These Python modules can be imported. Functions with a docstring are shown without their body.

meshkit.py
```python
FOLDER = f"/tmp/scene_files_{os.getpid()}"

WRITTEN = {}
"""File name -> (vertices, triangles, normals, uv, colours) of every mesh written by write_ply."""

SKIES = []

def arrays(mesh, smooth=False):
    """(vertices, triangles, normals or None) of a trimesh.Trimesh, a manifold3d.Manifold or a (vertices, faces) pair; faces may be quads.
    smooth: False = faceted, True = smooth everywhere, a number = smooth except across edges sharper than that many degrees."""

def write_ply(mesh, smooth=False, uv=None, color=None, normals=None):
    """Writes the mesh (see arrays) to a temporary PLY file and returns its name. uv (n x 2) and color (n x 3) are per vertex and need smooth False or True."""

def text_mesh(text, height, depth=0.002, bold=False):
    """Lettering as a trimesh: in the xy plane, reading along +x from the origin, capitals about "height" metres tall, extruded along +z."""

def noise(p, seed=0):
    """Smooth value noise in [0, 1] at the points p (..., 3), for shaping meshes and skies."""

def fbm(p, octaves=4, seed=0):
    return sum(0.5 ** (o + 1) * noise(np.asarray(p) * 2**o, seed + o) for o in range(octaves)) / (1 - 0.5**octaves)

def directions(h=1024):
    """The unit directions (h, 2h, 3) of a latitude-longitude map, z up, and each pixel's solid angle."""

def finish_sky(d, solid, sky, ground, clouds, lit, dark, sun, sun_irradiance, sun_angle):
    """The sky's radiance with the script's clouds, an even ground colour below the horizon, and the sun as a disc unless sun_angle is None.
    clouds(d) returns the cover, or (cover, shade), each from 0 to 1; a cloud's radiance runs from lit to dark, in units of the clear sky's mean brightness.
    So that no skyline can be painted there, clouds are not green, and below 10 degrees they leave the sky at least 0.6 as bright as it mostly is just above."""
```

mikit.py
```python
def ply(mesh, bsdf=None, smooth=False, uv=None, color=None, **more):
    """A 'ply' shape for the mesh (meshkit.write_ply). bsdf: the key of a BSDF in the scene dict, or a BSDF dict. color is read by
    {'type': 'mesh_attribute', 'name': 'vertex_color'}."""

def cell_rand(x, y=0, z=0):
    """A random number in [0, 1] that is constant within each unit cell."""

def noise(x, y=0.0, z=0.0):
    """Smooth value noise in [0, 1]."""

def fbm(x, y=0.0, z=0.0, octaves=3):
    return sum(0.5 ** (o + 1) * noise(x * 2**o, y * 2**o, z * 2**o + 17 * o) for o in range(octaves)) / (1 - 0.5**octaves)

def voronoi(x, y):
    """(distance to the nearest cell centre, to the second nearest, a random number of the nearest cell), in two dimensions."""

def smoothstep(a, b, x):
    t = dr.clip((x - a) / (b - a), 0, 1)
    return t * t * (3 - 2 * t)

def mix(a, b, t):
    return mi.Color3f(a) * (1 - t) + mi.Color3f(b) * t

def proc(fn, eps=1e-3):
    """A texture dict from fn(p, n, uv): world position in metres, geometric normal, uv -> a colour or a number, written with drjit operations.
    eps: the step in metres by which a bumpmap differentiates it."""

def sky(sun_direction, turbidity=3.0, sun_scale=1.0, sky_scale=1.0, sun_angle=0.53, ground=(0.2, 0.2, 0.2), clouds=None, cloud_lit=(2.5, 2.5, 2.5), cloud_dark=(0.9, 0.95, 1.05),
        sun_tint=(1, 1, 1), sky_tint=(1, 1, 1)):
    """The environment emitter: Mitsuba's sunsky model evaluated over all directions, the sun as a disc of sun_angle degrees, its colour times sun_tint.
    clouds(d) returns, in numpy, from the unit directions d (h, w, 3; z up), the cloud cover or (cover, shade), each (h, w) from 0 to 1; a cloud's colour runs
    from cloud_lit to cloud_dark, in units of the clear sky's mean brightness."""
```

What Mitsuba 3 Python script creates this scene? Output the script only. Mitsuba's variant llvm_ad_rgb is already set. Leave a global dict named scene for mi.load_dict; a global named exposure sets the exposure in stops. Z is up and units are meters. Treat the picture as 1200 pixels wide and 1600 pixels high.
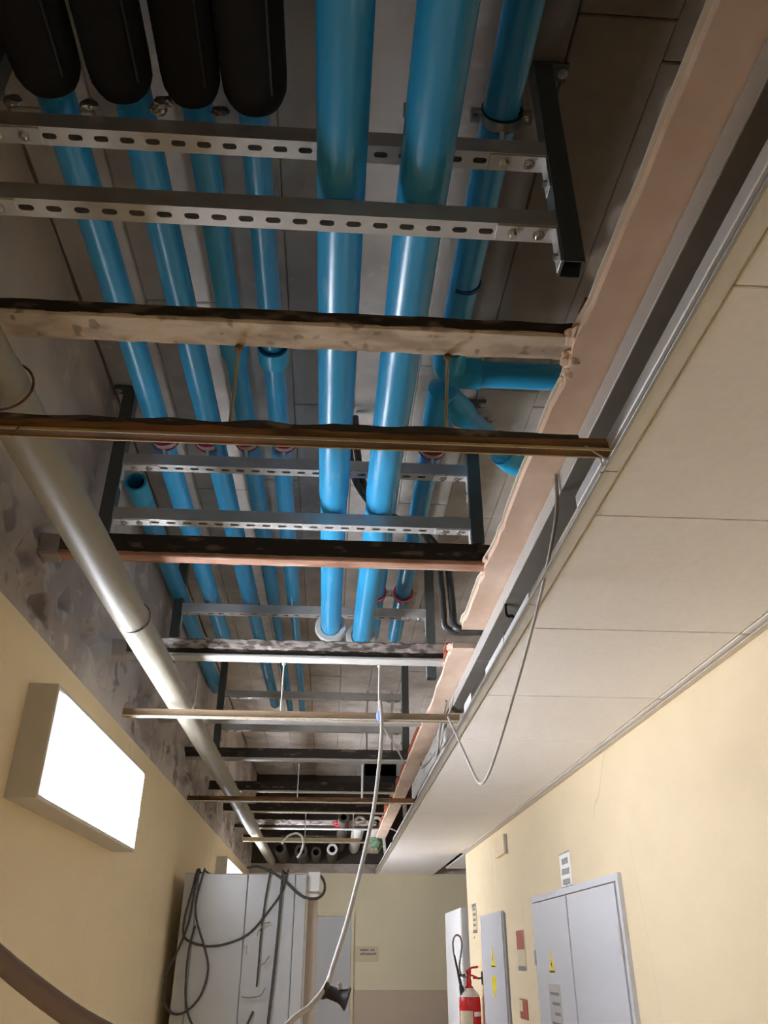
import math, random
import numpy as np, trimesh, manifold3d as m3
import drjit as dr, mitsuba as mi
import mikit, meshkit
from mikit import fbm, noise, voronoi, smoothstep, mix
from shapely.geometry import Polygon, box as sbox, Point
from shapely.ops import unary_union

random.seed(7)
rng = np.random.default_rng(7)
H = 1.65            # eye height: all coordinates below are relative to the eye, x right, y down the corridor, z up
T = mi.ScalarTransform4f
scene, labels = {}, {}

# ------------------------------------------------------------------ camera
PITCH, YAW, ROLL, F = math.radians(29.325), math.radians(3.5375), math.radians(0.115), 1241.5
fw = np.array([math.sin(YAW) * math.cos(PITCH), math.cos(YAW) * math.cos(PITCH), math.sin(PITCH)])
rt = np.cross(fw, [0, 0, 1]); rt /= np.linalg.norm(rt); up = np.cross(rt, fw)
up = -math.sin(ROLL) * rt + math.cos(ROLL) * up
scene['camera'] = {'type': 'perspective', 'fov': math.degrees(2 * math.atan(600 / F)), 'fov_axis': 'x', 'near_clip': 0.05, 'far_clip': 60.0,
                   'to_world': T().look_at(origin=[0, 0, H], target=[float(v) for v in np.array([0, 0, H]) + fw], up=[float(v) for v in up])}
exposure = 0.90
LAMP = 19.0         # radiance of the lamps' diffusers
LAMP_COLOUR = (0.96, 1.0, 1.11)

# ------------------------------------------------------------------ materials
def lin(r, g, b):
    return [((c / 255) / 12.92 if c / 255 < .04045 else ((c / 255 + .055) / 1.055) ** 2.4) for c in (r, g, b)]

def mat(name, col, rough=.6, metal=0.0, spec=.5, **kw):
    colour = col if isinstance(col, dict) else {'type': 'rgb', 'value': list(col)}
    scene[name] = {'type': 'twosided', 'bsdf': {'type': 'principled', 'base_color': colour, 'roughness': rough, 'metallic': metal, 'specular': spec, **kw}}
    return name

def pr(fn, eps=1e-3):
    return mikit.proc(fn, eps)

def f_cream(p, n, uv):
    a = fbm(p.x * 1.3, p.y * 1.3, p.z * 1.3, 3)
    b = fbm(p.x * 9, p.y * 9, p.z * 9, 2)
    c = mix((.79, .67, .46), (.725, .60, .39), a)
    # thin hairline scratches and chips in the paint
    d = noise(p.y * 3 + 11, p.z * 1.2, 4.0)
    e = fbm(p.y * 2.5 + 3, p.z * .7, 2.0, 2)
    mark = smoothstep(.006, .001, dr.abs(e - .5)) * smoothstep(.60, .72, d)
    return mix(c * (0.97 + .05 * b), mi.Color3f(.42, .35, .25), mark * .35)

def f_dado(p, n, uv):
    return mix((.58, .48, .375), (.53, .43, .33), fbm(p.x * 2, p.y * 2, p.z * 2, 3))

def f_far(p, n, uv):
    return mix((.76, .69, .49), (.70, .635, .445), fbm(p.x * 1.1, p.y * 1.1, p.z * 1.1, 3))

def f_plaster(p, n, uv):
    a = fbm(p.y * 3, p.z * 4, p.x * 4, 4)
    b = fbm(p.y * 17, p.z * 21, p.x * 9, 3)
    c = mix((.54, .475, .43), (.34, .285, .25), smoothstep(.33, .72, a))
    c = mix(c, mi.Color3f(.60, .53, .47), smoothstep(.58, .75, b) * .5)
    c = mix(c, mi.Color3f(.56, .47, .365), smoothstep(2.3, 1.5, p.y + (a - .5)) * .75)
    w = fbm(p.y * 5 + 4, p.z * 9, 1.5, 3)
    low = smoothstep(1.10, .86, p.z - 1.65) * smoothstep(.74, .80, p.z - 1.65)
    crack = smoothstep(.035, .0, dr.abs(w - .52)) * low * smoothstep(.44, .6, fbm(p.y * 2.2 + 9, p.z * 3, .5, 2))
    blot = smoothstep(.60, .68, fbm(p.y * 8 + 2, p.z * 13, 4.5, 3)) * low
    c = mix(c, mi.Color3f(.13, .10, .08), blot * .65)
    return mix(c, mi.Color3f(.09, .07, .055), crack * .12)

def f_slab(p, n, uv):
    a = fbm(p.x * 4, p.y * 4, p.z * 4, 4)
    b = fbm(p.x * 30, p.y * 30, 2.0, 2)
    c = mix((.74, .675, .60), (.50, .44, .385), smoothstep(.3, .75, a))
    c = mix(c, mi.Color3f(.76, .70, .63), smoothstep(.6, .8, b) * .4)
    # dark patch on the right: pipe shade painted in, with a ragged stained edge
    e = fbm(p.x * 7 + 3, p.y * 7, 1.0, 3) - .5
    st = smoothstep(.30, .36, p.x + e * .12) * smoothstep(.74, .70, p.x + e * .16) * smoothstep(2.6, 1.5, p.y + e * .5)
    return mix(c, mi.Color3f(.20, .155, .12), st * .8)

def f_beam(p, n, uv):
    a = fbm(p.x * 18, p.y * 40, p.z * 40, 4)
    b = fbm(p.x * 60, p.y * 60, p.z * 60, 2)
    c = mix((.66, .565, .46), (.45, .37, .29), smoothstep(.35, .7, a))
    return mix(c, mi.Color3f(.16, .12, .09), smoothstep(.62, .75, b) * .6)

def f_clay_flange(p, n, uv):
    a = fbm(p.x * 14, p.y * 50, p.z * 50, 3)
    b = fbm(p.x * 7 + 3, p.y * 30, 1.0, 3)
    c = mix((.56, .33, .235), (.38, .20, .135), smoothstep(.3, .7, a))
    return mix(c, mi.Color3f(.64, .52, .42), smoothstep(.55, .7, b) * .8)

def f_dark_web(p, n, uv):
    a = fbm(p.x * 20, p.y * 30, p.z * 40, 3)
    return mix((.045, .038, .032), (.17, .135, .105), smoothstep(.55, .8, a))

def f_rubble(p, n, uv):
    a = fbm(p.x * 35, p.y * 50, p.z * 60, 3)
    return mix((.50, .45, .41), (.18, .15, .13), smoothstep(.4, .68, a))

def f_rust(p, n, uv):
    a = fbm(p.x * 11, p.y * 60, p.z * 60, 3)
    b = fbm(p.x * 5 + 9, p.y * 3, p.z * 9, 2)
    c = mix((.185, .10, .033), (.075, .038, .016), smoothstep(.3, .7, a))
    return mix(c, mi.Color3f(.24, .095, .04), smoothstep(.55, .7, b) * .5)

def f_galv(p, n, uv):
    a = fbm(p.x * 22, p.y * 22, p.z * 22, 3)
    b = noise(p.x * 5, p.y * 5, p.z * 5)
    return mix((.74, .73, .71), (.58, .57, .55), a) * (0.85 + .25 * b)

def f_stripplaster(p, n, uv):
    a = fbm(p.x * 6, p.y * 4, p.z * 6, 4)
    b = fbm(p.x * 40, p.y * 40, p.z * 40, 2)
    c = mix((.80, .615, .485), (.68, .49, .36), smoothstep(.3, .7, a))
    return c * (.94 + .1 * b)

def f_tile(p, n, uv):
    a = fbm(p.x * 90, p.y * 90, 1.0, 2)
    b = fbm(p.x * 1.2, p.y * 1.2, 3.0, 2)
    return mix((.84, .82, .80), (.80, .77, .73), b) * (.96 + .06 * a)

def f_blue(p, n, uv):
    a = fbm(p.x * 7, p.y * 2.5, p.z * 7, 3)
    b = fbm(p.x * 60, p.y * 12, p.z * 60, 2)
    c = mix((.022, .31, .58), (.035, .36, .64), a)
    return mix(c, mi.Color3f(.30, .50, .66), smoothstep(.68, .82, b) * .25)

def f_foam(p, n, uv):
    return mix((.012, .012, .013), (.035, .031, .028), fbm(p.x * 9, p.y * 5, p.z * 9, 3))

def f_cabinet(p, n, uv):
    return mix((.55, .57, .59), (.50, .515, .535), fbm(p.x * 3, p.y * 3, p.z * 2, 3))

mat('m_cream', pr(f_cream), .75, spec=.3)
mat('m_far', pr(f_far), .75, spec=.3)
mat('m_dado', pr(f_dado), .7, spec=.3)
mat('m_plaster', pr(f_plaster), .95, spec=.1)
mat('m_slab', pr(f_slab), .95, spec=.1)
mat('m_beam', pr(f_beam), .95, spec=.1)
mat('m_clay_flange', pr(f_clay_flange), .9, spec=.15)
mat('m_dark_web', pr(f_dark_web), .9, spec=.15)
mat('m_rubble', pr(f_rubble), .95, spec=.1)
mat('m_rust', pr(f_rust), .7, spec=.2)
mat('m_galv', pr(f_galv), .40, metal=.4, spec=.5)
mat('m_strip', pr(f_stripplaster), .9, spec=.15)
mat('m_tile', pr(f_tile), .9, spec=.15)
mat('m_blue', pr(f_blue), .31, spec=.85)
mat('m_blue_fitting', lin(50, 178, 222), .30, spec=.55)
mat('m_blue_dark', lin(8, 60, 108), .4, spec=.4)
mat('m_foam', pr(f_foam), .9, spec=.2)
mat('m_cabinet', pr(f_cabinet), .28, spec=.55)
mat('m_tee_edge', lin(178, 158, 116), .4, metal=.3)
mat('m_tee_body', lin(142, 120, 94), .5, metal=.1)
mat('m_brass_edge', lin(206, 188, 146), .35, metal=.3)
mat('m_rod', lin(176, 164, 138), .4, metal=.5)
mat('m_bright_edge', lin(215, 208, 190), .35, metal=.4)
mat('m_post', lin(96, 102, 100), .5, metal=.3)
mat('m_bore', lin(14, 14, 14), .9, spec=.1)
mat('m_shiny', lin(205, 205, 200), .18, metal=.95)
mat('m_clay', lin(176, 104, 78), .9, spec=.15)
mat('m_floor', lin(168, 160, 148), .4)
mat('m_pvc', lin(142, 137, 122), .5, spec=.4)
mat('m_pvc_seam', lin(110, 112, 104), .6)
mat('m_trunking', lin(176, 172, 166), .45, metal=.1)
mat('m_trunk_dark', lin(128, 122, 114), .6, metal=.1)
mat('m_trim', lin(205, 203, 198), .4, metal=.25)
mat('m_trim_edge', lin(150, 150, 148), .4, metal=.5)
mat('m_border', lin(206, 197, 180), .8, spec=.2)
mat('m_housing', lin(198, 192, 180), .55)
mat('m_housing_light', lin(232, 228, 218), .5)
mat('m_door', lin(192, 193, 197), .45)
mat('m_door_groove', lin(140, 140, 142), .6)
mat('m_white', lin(236, 236, 234), .5)
mat('m_blackrubber', lin(38, 37, 36), .55)
mat('m_grey_hose', lin(132, 114, 104), .6)
mat('m_greycable', lin(160, 155, 148), .5)
mat('m_red', lin(190, 26, 30), .35)
mat('m_darkcable', lin(72, 70, 68), .35)
mat('m_cabcable', lin(66, 65, 63), .5)
mat('m_redlining', lin(196, 44, 66), .6)
mat('m_yellow', lin(225, 205, 30), .5)
mat('m_ink', lin(52, 52, 54), .7)
mat('m_sign_red', lin(160, 78, 58), .6)
mat('m_sign_pale', lin(206, 190, 160), .6)
mat('m_grey_ink', lin(118, 120, 124), .7)
mat('m_foil', lin(205, 200, 200), .15, metal=.85)
mat('m_collar', lin(200, 198, 192), .6)
mat('m_green', lin(104, 128, 98), .6)
mat('m_oldpipe', lin(72, 64, 57), .8)
mat('m_oldwhite', lin(205, 200, 196), .6)
mat('m_beige_post', lin(188, 172, 156), .6)
mat('m_bluetape', lin(112, 132, 178), .6)
mat('m_backing_dark', lin(40, 34, 30), .9)  # dark grey of the support plate above the tiles

# ------------------------------------------------------------------ helpers
used = {}
def key_of(name, parent=None):
    base = f'{parent}__{name}' if parent else name
    k = used.get(base, 0); used[base] = k + 1
    return base if k == 0 else f'{base}_{k:03d}'

def shift(mesh):
    if hasattr(mesh, 'to_mesh'):
        q = mesh.to_mesh(); mesh = trimesh.Trimesh(np.array(q.vert_properties[:, :3], float), np.array(q.tri_verts), process=False)
    mesh = mesh.copy(); mesh.apply_translation([0, 0, H]); return mesh

def obj(name, mesh, m, parent=None, smooth=False, key=None, **more):
    if isinstance(mesh, (list, tuple)): mesh = trimesh.util.concatenate(mesh)
    k = key or key_of(name, parent)
    scene[k] = mikit.ply(shift(mesh), m, smooth=smooth, **more)
    return k

def label(k, text, cat=None, group=None, kind=None):
    labels[k] = {'label': text}
    if cat: labels[k]['category'] = cat
    if group: labels[k]['group'] = group
    if kind: labels[k]['kind'] = kind

def thing(name, text, cat, group=None):
    k = key_of(name); label(k, text, cat, group); return k

def struct(name, mesh, m, text, smooth=False):
    k = obj(name, mesh, m, smooth=smooth, key=name); label(k, text, kind='structure'); return k

def bx(x0, x1, y0, y1, z0, z1, c=0.0):
    if c <= 0:
        b = trimesh.creation.box(extents=[x1 - x0, y1 - y0, z1 - z0])
    else:
        h = np.array([x1 - x0, y1 - y0, z1 - z0]) / 2; c = min(c, h.min() * .9); P = []
        for sx in (-1, 1):
            for sy in (-1, 1):
                for sz in (-1, 1):
                    for a in range(3):
                        q = h - c; q[a] = h[a]; P.append(q * [sx, sy, sz])
        b = trimesh.convex.convex_hull(np.array(P))
    b.apply_translation([(x0 + x1) / 2, (y0 + y1) / 2, (z0 + z1) / 2]); return b

def spline(P, n=10):
    P = np.array(P, float); Q = np.vstack([2 * P[0] - P[1], P, 2 * P[-1] - P[-2]]); out = []
    for i in range(1, len(Q) - 2):
        a, b, c, d = Q[i - 1], Q[i], Q[i + 1], Q[i + 2]
        for t in np.linspace(0, 1, n, endpoint=False):
            out.append(.5 * (2 * b + (c - a) * t + (2 * a - 5 * b + 4 * c - d) * t * t + (3 * b - a - 3 * c + d) * t ** 3))
    out.append(P[-1]); return np.array(out)

def tube(P, r, sides=12, caps=True, inner=None):
    P = np.array(P, float); n = len(P); r = np.broadcast_to(np.asarray(r, float), (n,))
    t = np.gradient(P, axis=0); t /= np.linalg.norm(t, axis=1, keepdims=True) + 1e-12
    a = np.cross(t[0], [0, 0, 1.0] if abs(t[0][2]) < .9 else [1.0, 0, 0]); a /= np.linalg.norm(a); V = []; ang = np.arange(sides) * 2 * np.pi / sides
    for i in range(n):
        a = a - t[i] * (a @ t[i]); a /= np.linalg.norm(a) + 1e-12; b = np.cross(t[i], a)
        V.append(P[i] + r[i] * (np.cos(ang)[:, None] * a + np.sin(ang)[:, None] * b))
    V = np.vstack(V); Fc = []
    for i in range(n - 1):
        for j in range(sides):
            k = (j + 1) % sides; p, q, s, u = i * sides + j, i * sides + k, (i + 1) * sides + k, (i + 1) * sides + j
            Fc += [[p, q, s], [p, s, u]]
    if caps:
        V = np.vstack([V, P[:1], P[-1:]]); c0, c1 = len(V) - 2, len(V) - 1
        for j in range(sides):
            k = (j + 1) % sides; Fc += [[c0, k, j], [c1, (n - 1) * sides + j, (n - 1) * sides + k]]
    return trimesh.Trimesh(V, np.array(Fc), process=False)

def lathe(prof, p0, d, sides=40):
    """profile [(along, radius)...] revolved about the line p0 + s*d"""
    p0, d = np.array(p0, float), np.array(d, float); d = d / np.linalg.norm(d)
    a = np.cross(d, [0, 0, 1.0] if abs(d[2]) < .9 else [1.0, 0, 0]); a /= np.linalg.norm(a); b = np.cross(d, a)
    ang = np.arange(sides) * 2 * np.pi / sides; ring = np.cos(ang)[:, None] * a + np.sin(ang)[:, None] * b
    V = np.vstack([p0 + s * d + max(r, 1e-4) * ring for s, r in prof]); Fc = []
    for i in range(len(prof) - 1):
        for j in range(sides):
            k = (j + 1) % sides; p, q, s, u = i * sides + j, i * sides + k, (i + 1) * sides + k, (i + 1) * sides + j
            Fc += [[p, q, s], [p, s, u]]
    return trimesh.Trimesh(V, np.array(Fc), process=False)

def extr(poly, depth):
    g = getattr(poly, 'geoms', [poly])
    return trimesh.util.concatenate([trimesh.creation.extrude_polygon(q, depth, engine='earcut') for q in g])

def place(mesh, X, Y, Z, o):
    """maps mesh axes x,y,z to the world vectors X,Y,Z with origin o"""
    M = np.eye(4); M[:3, 0], M[:3, 1], M[:3, 2], M[:3, 3] = X, Y, Z, o
    mesh = mesh.copy(); mesh.apply_transform(M)
    if np.linalg.det(M[:3, :3]) < 0: mesh.invert()
    return mesh

def along_x(poly_yz, x0, x1):
    return place(extr(poly_yz, x1 - x0), [0, 1, 0], [0, 0, 1], [1, 0, 0], [x0, 0, 0])

def along_y(poly_xz, y0, y1):
    return place(extr(poly_xz, y1 - y0), [1, 0, 0], [0, 0, 1], [0, 1, 0], [0, y0, 0])

def wall_plate(poly_yz, x, thick):
    """flat plate on a wall x = const, growing towards -x"""
    return place(extr(poly_yz, thick), [0, 1, 0], [0, 0, 1], [-1, 0, 0], [x, 0, 0])

def rough(mesh, edge, amp, freq, seed=0):
    v, f = trimesh.remesh.subdivide_to_size(mesh.vertices, mesh.faces, edge, max_iter=14)
    m = trimesh.Trimesh(v, f); m.merge_vertices()
    n = m.vertex_normals
    m.vertices = m.vertices + n * ((meshkit.fbm(m.vertices * freq + seed, 3, seed) - .5) * 2 * amp)[:, None]
    return m

SLAB, WL, WR, HC, YF, YC = 1.72, -.80, 1.097, .745, 8.90, 6.94

# ------------------------------------------------------------------ the setting
struct('floor', bx(-1.2, 3.2, -6.4, 9.4, -1.80, -1.65), 'm_floor', 'smooth grey floor of the corridor')
wl = struct('wall_left', bx(WL - .15, WL, -6.4, YF, -1.65, HC + .012), 'm_cream', 'cream painted left corridor wall carrying the square lamp')
# the bare, chipped plaster above the old ceiling line
ys, zs = np.arange(-.3, YF + .02, .018), np.linspace(HC + .012, SLAB, 60)
YY, ZZ = np.meshgrid(ys, zs, indexing='ij'); P = np.stack([np.full_like(YY, WL), YY, ZZ], -1)
d = (meshkit.fbm(P * [1, 5, 6], 4, 3) - .5) * .016
pit = np.clip((meshkit.fbm(P * [1, 9, 12], 3, 8) - .56) * 9, 0, 1) * np.clip((1.12 - ZZ) / .15, 0, 1) * np.clip((ZZ - .78) / .05, 0, 1)
step = np.clip((ZZ - HC - .012) / .03, 0, 1)
P[..., 0] += (d - pit * .034) * step - .004 * step
n0, n1 = YY.shape; idx = np.arange(n0 * n1).reshape(n0, n1)
q = np.stack([idx[:-1, :-1], idx[1:, :-1], idx[1:, 1:], idx[:-1, 1:]], -1).reshape(-1, 4)
pm = trimesh.Trimesh(P.reshape(-1, 3), np.vstack([q[:, [0, 1, 2]], q[:, [0, 2, 3]]]), process=False)
k = obj('bare_plaster', pm, 'm_plaster', wl, smooth=True); label(k, 'bare grey plaster with cracks and chips above the paint')
obj('masonry', bx(WL - .15, WL - .045, -6.4, YF, HC + .012, SLAB + .2), 'm_plaster', wl)
obj('masonry', bx(WL - .15, WL, -6.4, -.29, HC + .012, SLAB + .2), 'm_plaster', wl)

wr = struct('wall_right', bx(WR, WR + .15, -6.4, YC, -1.65, SLAB + .2), 'm_cream', 'cream painted right corridor wall with doors and signs')
struct('wall_recess', bx(2.3, 2.45, YC - 1.2, YF + .1, -1.65, SLAB + .2), 'm_cream', 'cream wall of the side recess past the corner')
wf = struct('wall_far', bx(WL - .15, 2.45, YF, YF + .15, -.265, HC + .012), 'm_far', 'olive cream end wall of the corridor')
k = obj('dado', bx(WL - .15, 2.45, YF - .004, YF + .15, -1.65, -.265), 'm_dado', wf); label(k, 'brownish painted lower band')
k = obj('bare_plaster', rough(bx(WL - .1, 1.6, YF + .002, YF + .15, HC + .012, SLAB + .2), .08, .006, 7), 'm_oldpipe', wf, smooth=40); label(k, 'dark masonry above the end wall paint')  # masonry coloured far darker than the plaster band below it
obj('plaster_band', bx(WL - .05, 1.6, YF - .012, YF + .1, HC + .012, .845, .004), 'm_plaster', wf)
struct('wall_back', bx(WL - .15, WR + .15, -6.55, -6.4, -1.65, SLAB + .2), 'm_cream', 'cream wall behind the viewer')

# the slab: cast over planks that run along the corridor
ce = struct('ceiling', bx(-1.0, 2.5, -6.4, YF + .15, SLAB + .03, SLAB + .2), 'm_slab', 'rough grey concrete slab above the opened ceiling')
xs = np.arange(-.80, 1.10, .2135) - .02
for i in range(len(xs) - 1):
    y = -.35 - .2 * (i % 3)
    while y < 8.9:
        L = (1.26, .92, 1.55, 1.1)[(i * 3 + int(y * 7)) % 4]
        dz = rng.uniform(0, .007)
        y1 = min(y + L, 8.9)
        b = bx(max(xs[i], WL) + .001, xs[i + 1] - .001, y + .002, y1 - .002, SLAB + dz * .6, SLAB + .035, .003)
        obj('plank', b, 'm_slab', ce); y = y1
obj('mortar_patch', lathe([(0, .001), (0, .07), (.010, .082), (.012, .001)], [.475, 2.36, SLAB - .010], [0, 0, 1], 24), 'm_rubble', ce, smooth=40)

# the tiled strip of dropped ceiling on the right
cd = 'ceiling_dropped'
struct(cd, [bx(.51, 1.058, -6.4, YF, HC + .02, HC + .026)], 'm_backing_dark', 'white tiled dropped ceiling along the right wall')
y = .711 - 7 * .601
i = 0
while y < YF - .05:
    y1 = min(y + .601, YF - .002)
    b = bx(.4895, 1.0565, y + .0016, y1 - .0016, HC + rng.uniform(0, .0012), HC + .016, .0015)
    obj('tile', b, 'm_tile', cd); y = y1
k = obj('edge_board', bx(.4615, .4885, -6.4, YF - .002, HC + .001, HC + .014, .002), 'm_border', cd); label(k, 'pale edge strip along the cut side of the tiles')
y = .711 - 7 * .601
while y < YC - .05:
    y1 = min(y + .601, YC)
    b = [bx(1.060, WR - .010, y + .008, y1 - .002, HC - .001, HC + .012, .0015)]
    obj('wall_strip', b, 'm_tile', cd); y = y1
k = obj('wall_angle', [bx(WR - .022, WR - .001, -6.4, YC, HC - .010, HC - .007, .001), bx(WR - .004, WR - .001, -6.4, YC, HC - .010, HC + .02)], 'm_border', cd)
for j, yy in enumerate(np.arange(YC + .02, YF - .4, .62)):
    for xx in (1.10, 1.71):
        if j == 2 and xx < 1.5: continue            # the missing tile by the end wall
        obj('tile', bx(xx, xx + .6, yy, yy + .612, HC, HC + .015, .0015), 'm_tile', cd)

# unseen whole ceiling added behind the viewer; its edge shades the opening
obj('added_tiled_field', bx(WL + .002, .460, -6.4, .36, HC, HC + .015), 'm_tile', cd)

# the strip of old plaster ceiling left on the right, with broken hollow bricks on top
yb = [-3.5]
while yb[-1] < 8.8: yb.append(yb[-1] + rng.uniform(.02, .07))
def edge(y):
    e = .404 + .004 * (meshkit.fbm(np.array([[y * 6, 1., 2.]]), 3, 5)[0] - .5) + (.003 + .007 * (1.7 < y < 3.4)) * (meshkit.noise(np.array([[y * 30, 3., 2.]]), 5)[0] - .5)
    for c, w, a in ((1.03, .05, -.008), (1.15, .04, .008), (1.95, .05, -.006), (2.72, .08, -.008), (3.3, .1, .006), (5.5, .6, .006)):
        e += a * math.exp(-((y - c) / w) ** 2)
    return e
def strip_poly(y0, y1):
    pts = [(edge(y), y) for y in [y0] + [q for q in yb if y0 < q < y1] + [y1]]
    return Polygon(pts + [(.487, y1), (.487, y0)])
st = 'ceiling_plaster'
struct(st, extr(strip_poly(-3.5, 2.425), .018).apply_translation([0, 0, .935]), 'm_strip', 'pinkish strip of old plaster ceiling left beside the opening')
k = obj('plaster_piece', extr(strip_poly(2.60, 8.8), .018).apply_translation([0, 0, .935]), 'm_strip', st)
k = obj('plaster_edge', extr(Polygon([(edge(y) - .004 - .003 * rng.uniform(), y) for y in yb if y < 2.42] + [(.415, 2.42), (.415, -3.5)]), .006).apply_translation([0, 0, .9535]), 'm_border', st); label(k, 'pale broken plaster edge')
brick_poly = Polygon([(0, 0), (.16, 0), (.16, .04), (0, .04)], [[(.012 + .05 * i, .008), (.048 + .05 * i, .008), (.048 + .05 * i, .032), (.012 + .05 * i, .032)] for i in range(3)])
y = .30; gaps = [(2.40, 2.60)]
while y < 8.6:
    if not (y < 2.60 and y + .16 > 2.42):
        out = .042 + rng.uniform(0, .008)
        if abs(y - .93) < .09: out = .004
        if abs(y - 2.70) < .12: out = -.012
        if y > 3.9: out = rng.choice([.03, .004, -.012])
        b = place(extr(brick_poly, .10 - out), [0, 1, 0], [0, 0, 1], [1, 0, 0], [.402 + out, y, .9535])
        obj('hollow_brick', b, 'm_clay', st)
    y += .172
for yy, zz, s in ((1.09, .945, .022), (1.035, .948, .018), (1.13, .94, .014), (1.16, .947, .016), (2.64, .95, .02), (2.80, .948, .02), (1.93, .95, .014), (2.02, .95, .016)):
    lump = trimesh.creation.icosphere(4, s); lump.vertices = lump.vertices * [.9, 1.3, .55] * (.25 + 1.3 * meshkit.fbm(lump.vertices * 75 + yy * 9, 4, 4))[:, None]
    lump.apply_translation([edge(yy) + .002, yy, zz]); obj('mortar_lump', lump, 'm_strip', st, smooth=50)

# ------------------------------------------------------------------ lamps
def lamp(y0, name_text):
    t = thing('wall_lamp', name_text, 'lamp', 'square wall lamps on the left wall')
    x0, x1, y1, z0, z1 = WL, -.722, y0 + 1.14, .340, .627
    rim = .010
    body = [bx(x0, x1, y0, y0 + .012, z0, z1, .002), bx(x0, x1, y1 - .012, y1, z0, z1, .002), bx(x0, x1, y0, y1, z0, z0 + .012, .002), bx(x0, x1, y0, y1, z1 - .012, z1, .002), bx(x0, x0 + .006, y0, y1, z0, z1)]
    obj('housing', body, 'm_housing', t)
    k = obj('diffuser', bx(x1 - .012, x1 - .002, y0 + .066, y1 - .014, z0 + .014, z1 - .014, .002), 'm_white', t, emitter={'type': 'area', 'radiance': {'type': 'rgb', 'value': [LAMP * c for c in LAMP_COLOUR]}})
    label(k, 'glowing white diffuser')
    k = obj('end_strip', [bx(x1 - .013, x1 - .003, y0 + .013, y0 + .064, z0 + .013, z0 + .15, .002), bx(x1 - .013, x1 - .003, y0 + .013, y0 + .064, z0 + .153, z1 - .013, .002)], 'm_housing_light', t, emitter={'type': 'area', 'radiance': {'type': 'rgb', 'value': [LAMP * .03 * c for c in LAMP_COLOUR]}}); label(k, 'dimmer clear end of the diffuser')
    obj('clip', bx(x1 - .006, x1 + .003, y1 - .02, y1 - .002, z0 + .12, z0 + .135, .002), 'm_housing', t)
lamp(2.085, 'nearest lit wall lamp with glowing diffuser, high on the left wall')
lamp(-3.20, 'added wall lamp, out of view behind the viewer, for fill light')  # added lamp, never in view, that fills the near end with light
lamp(6.15, 'far lit wall lamp peeking out above the grey cabinet')

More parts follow.
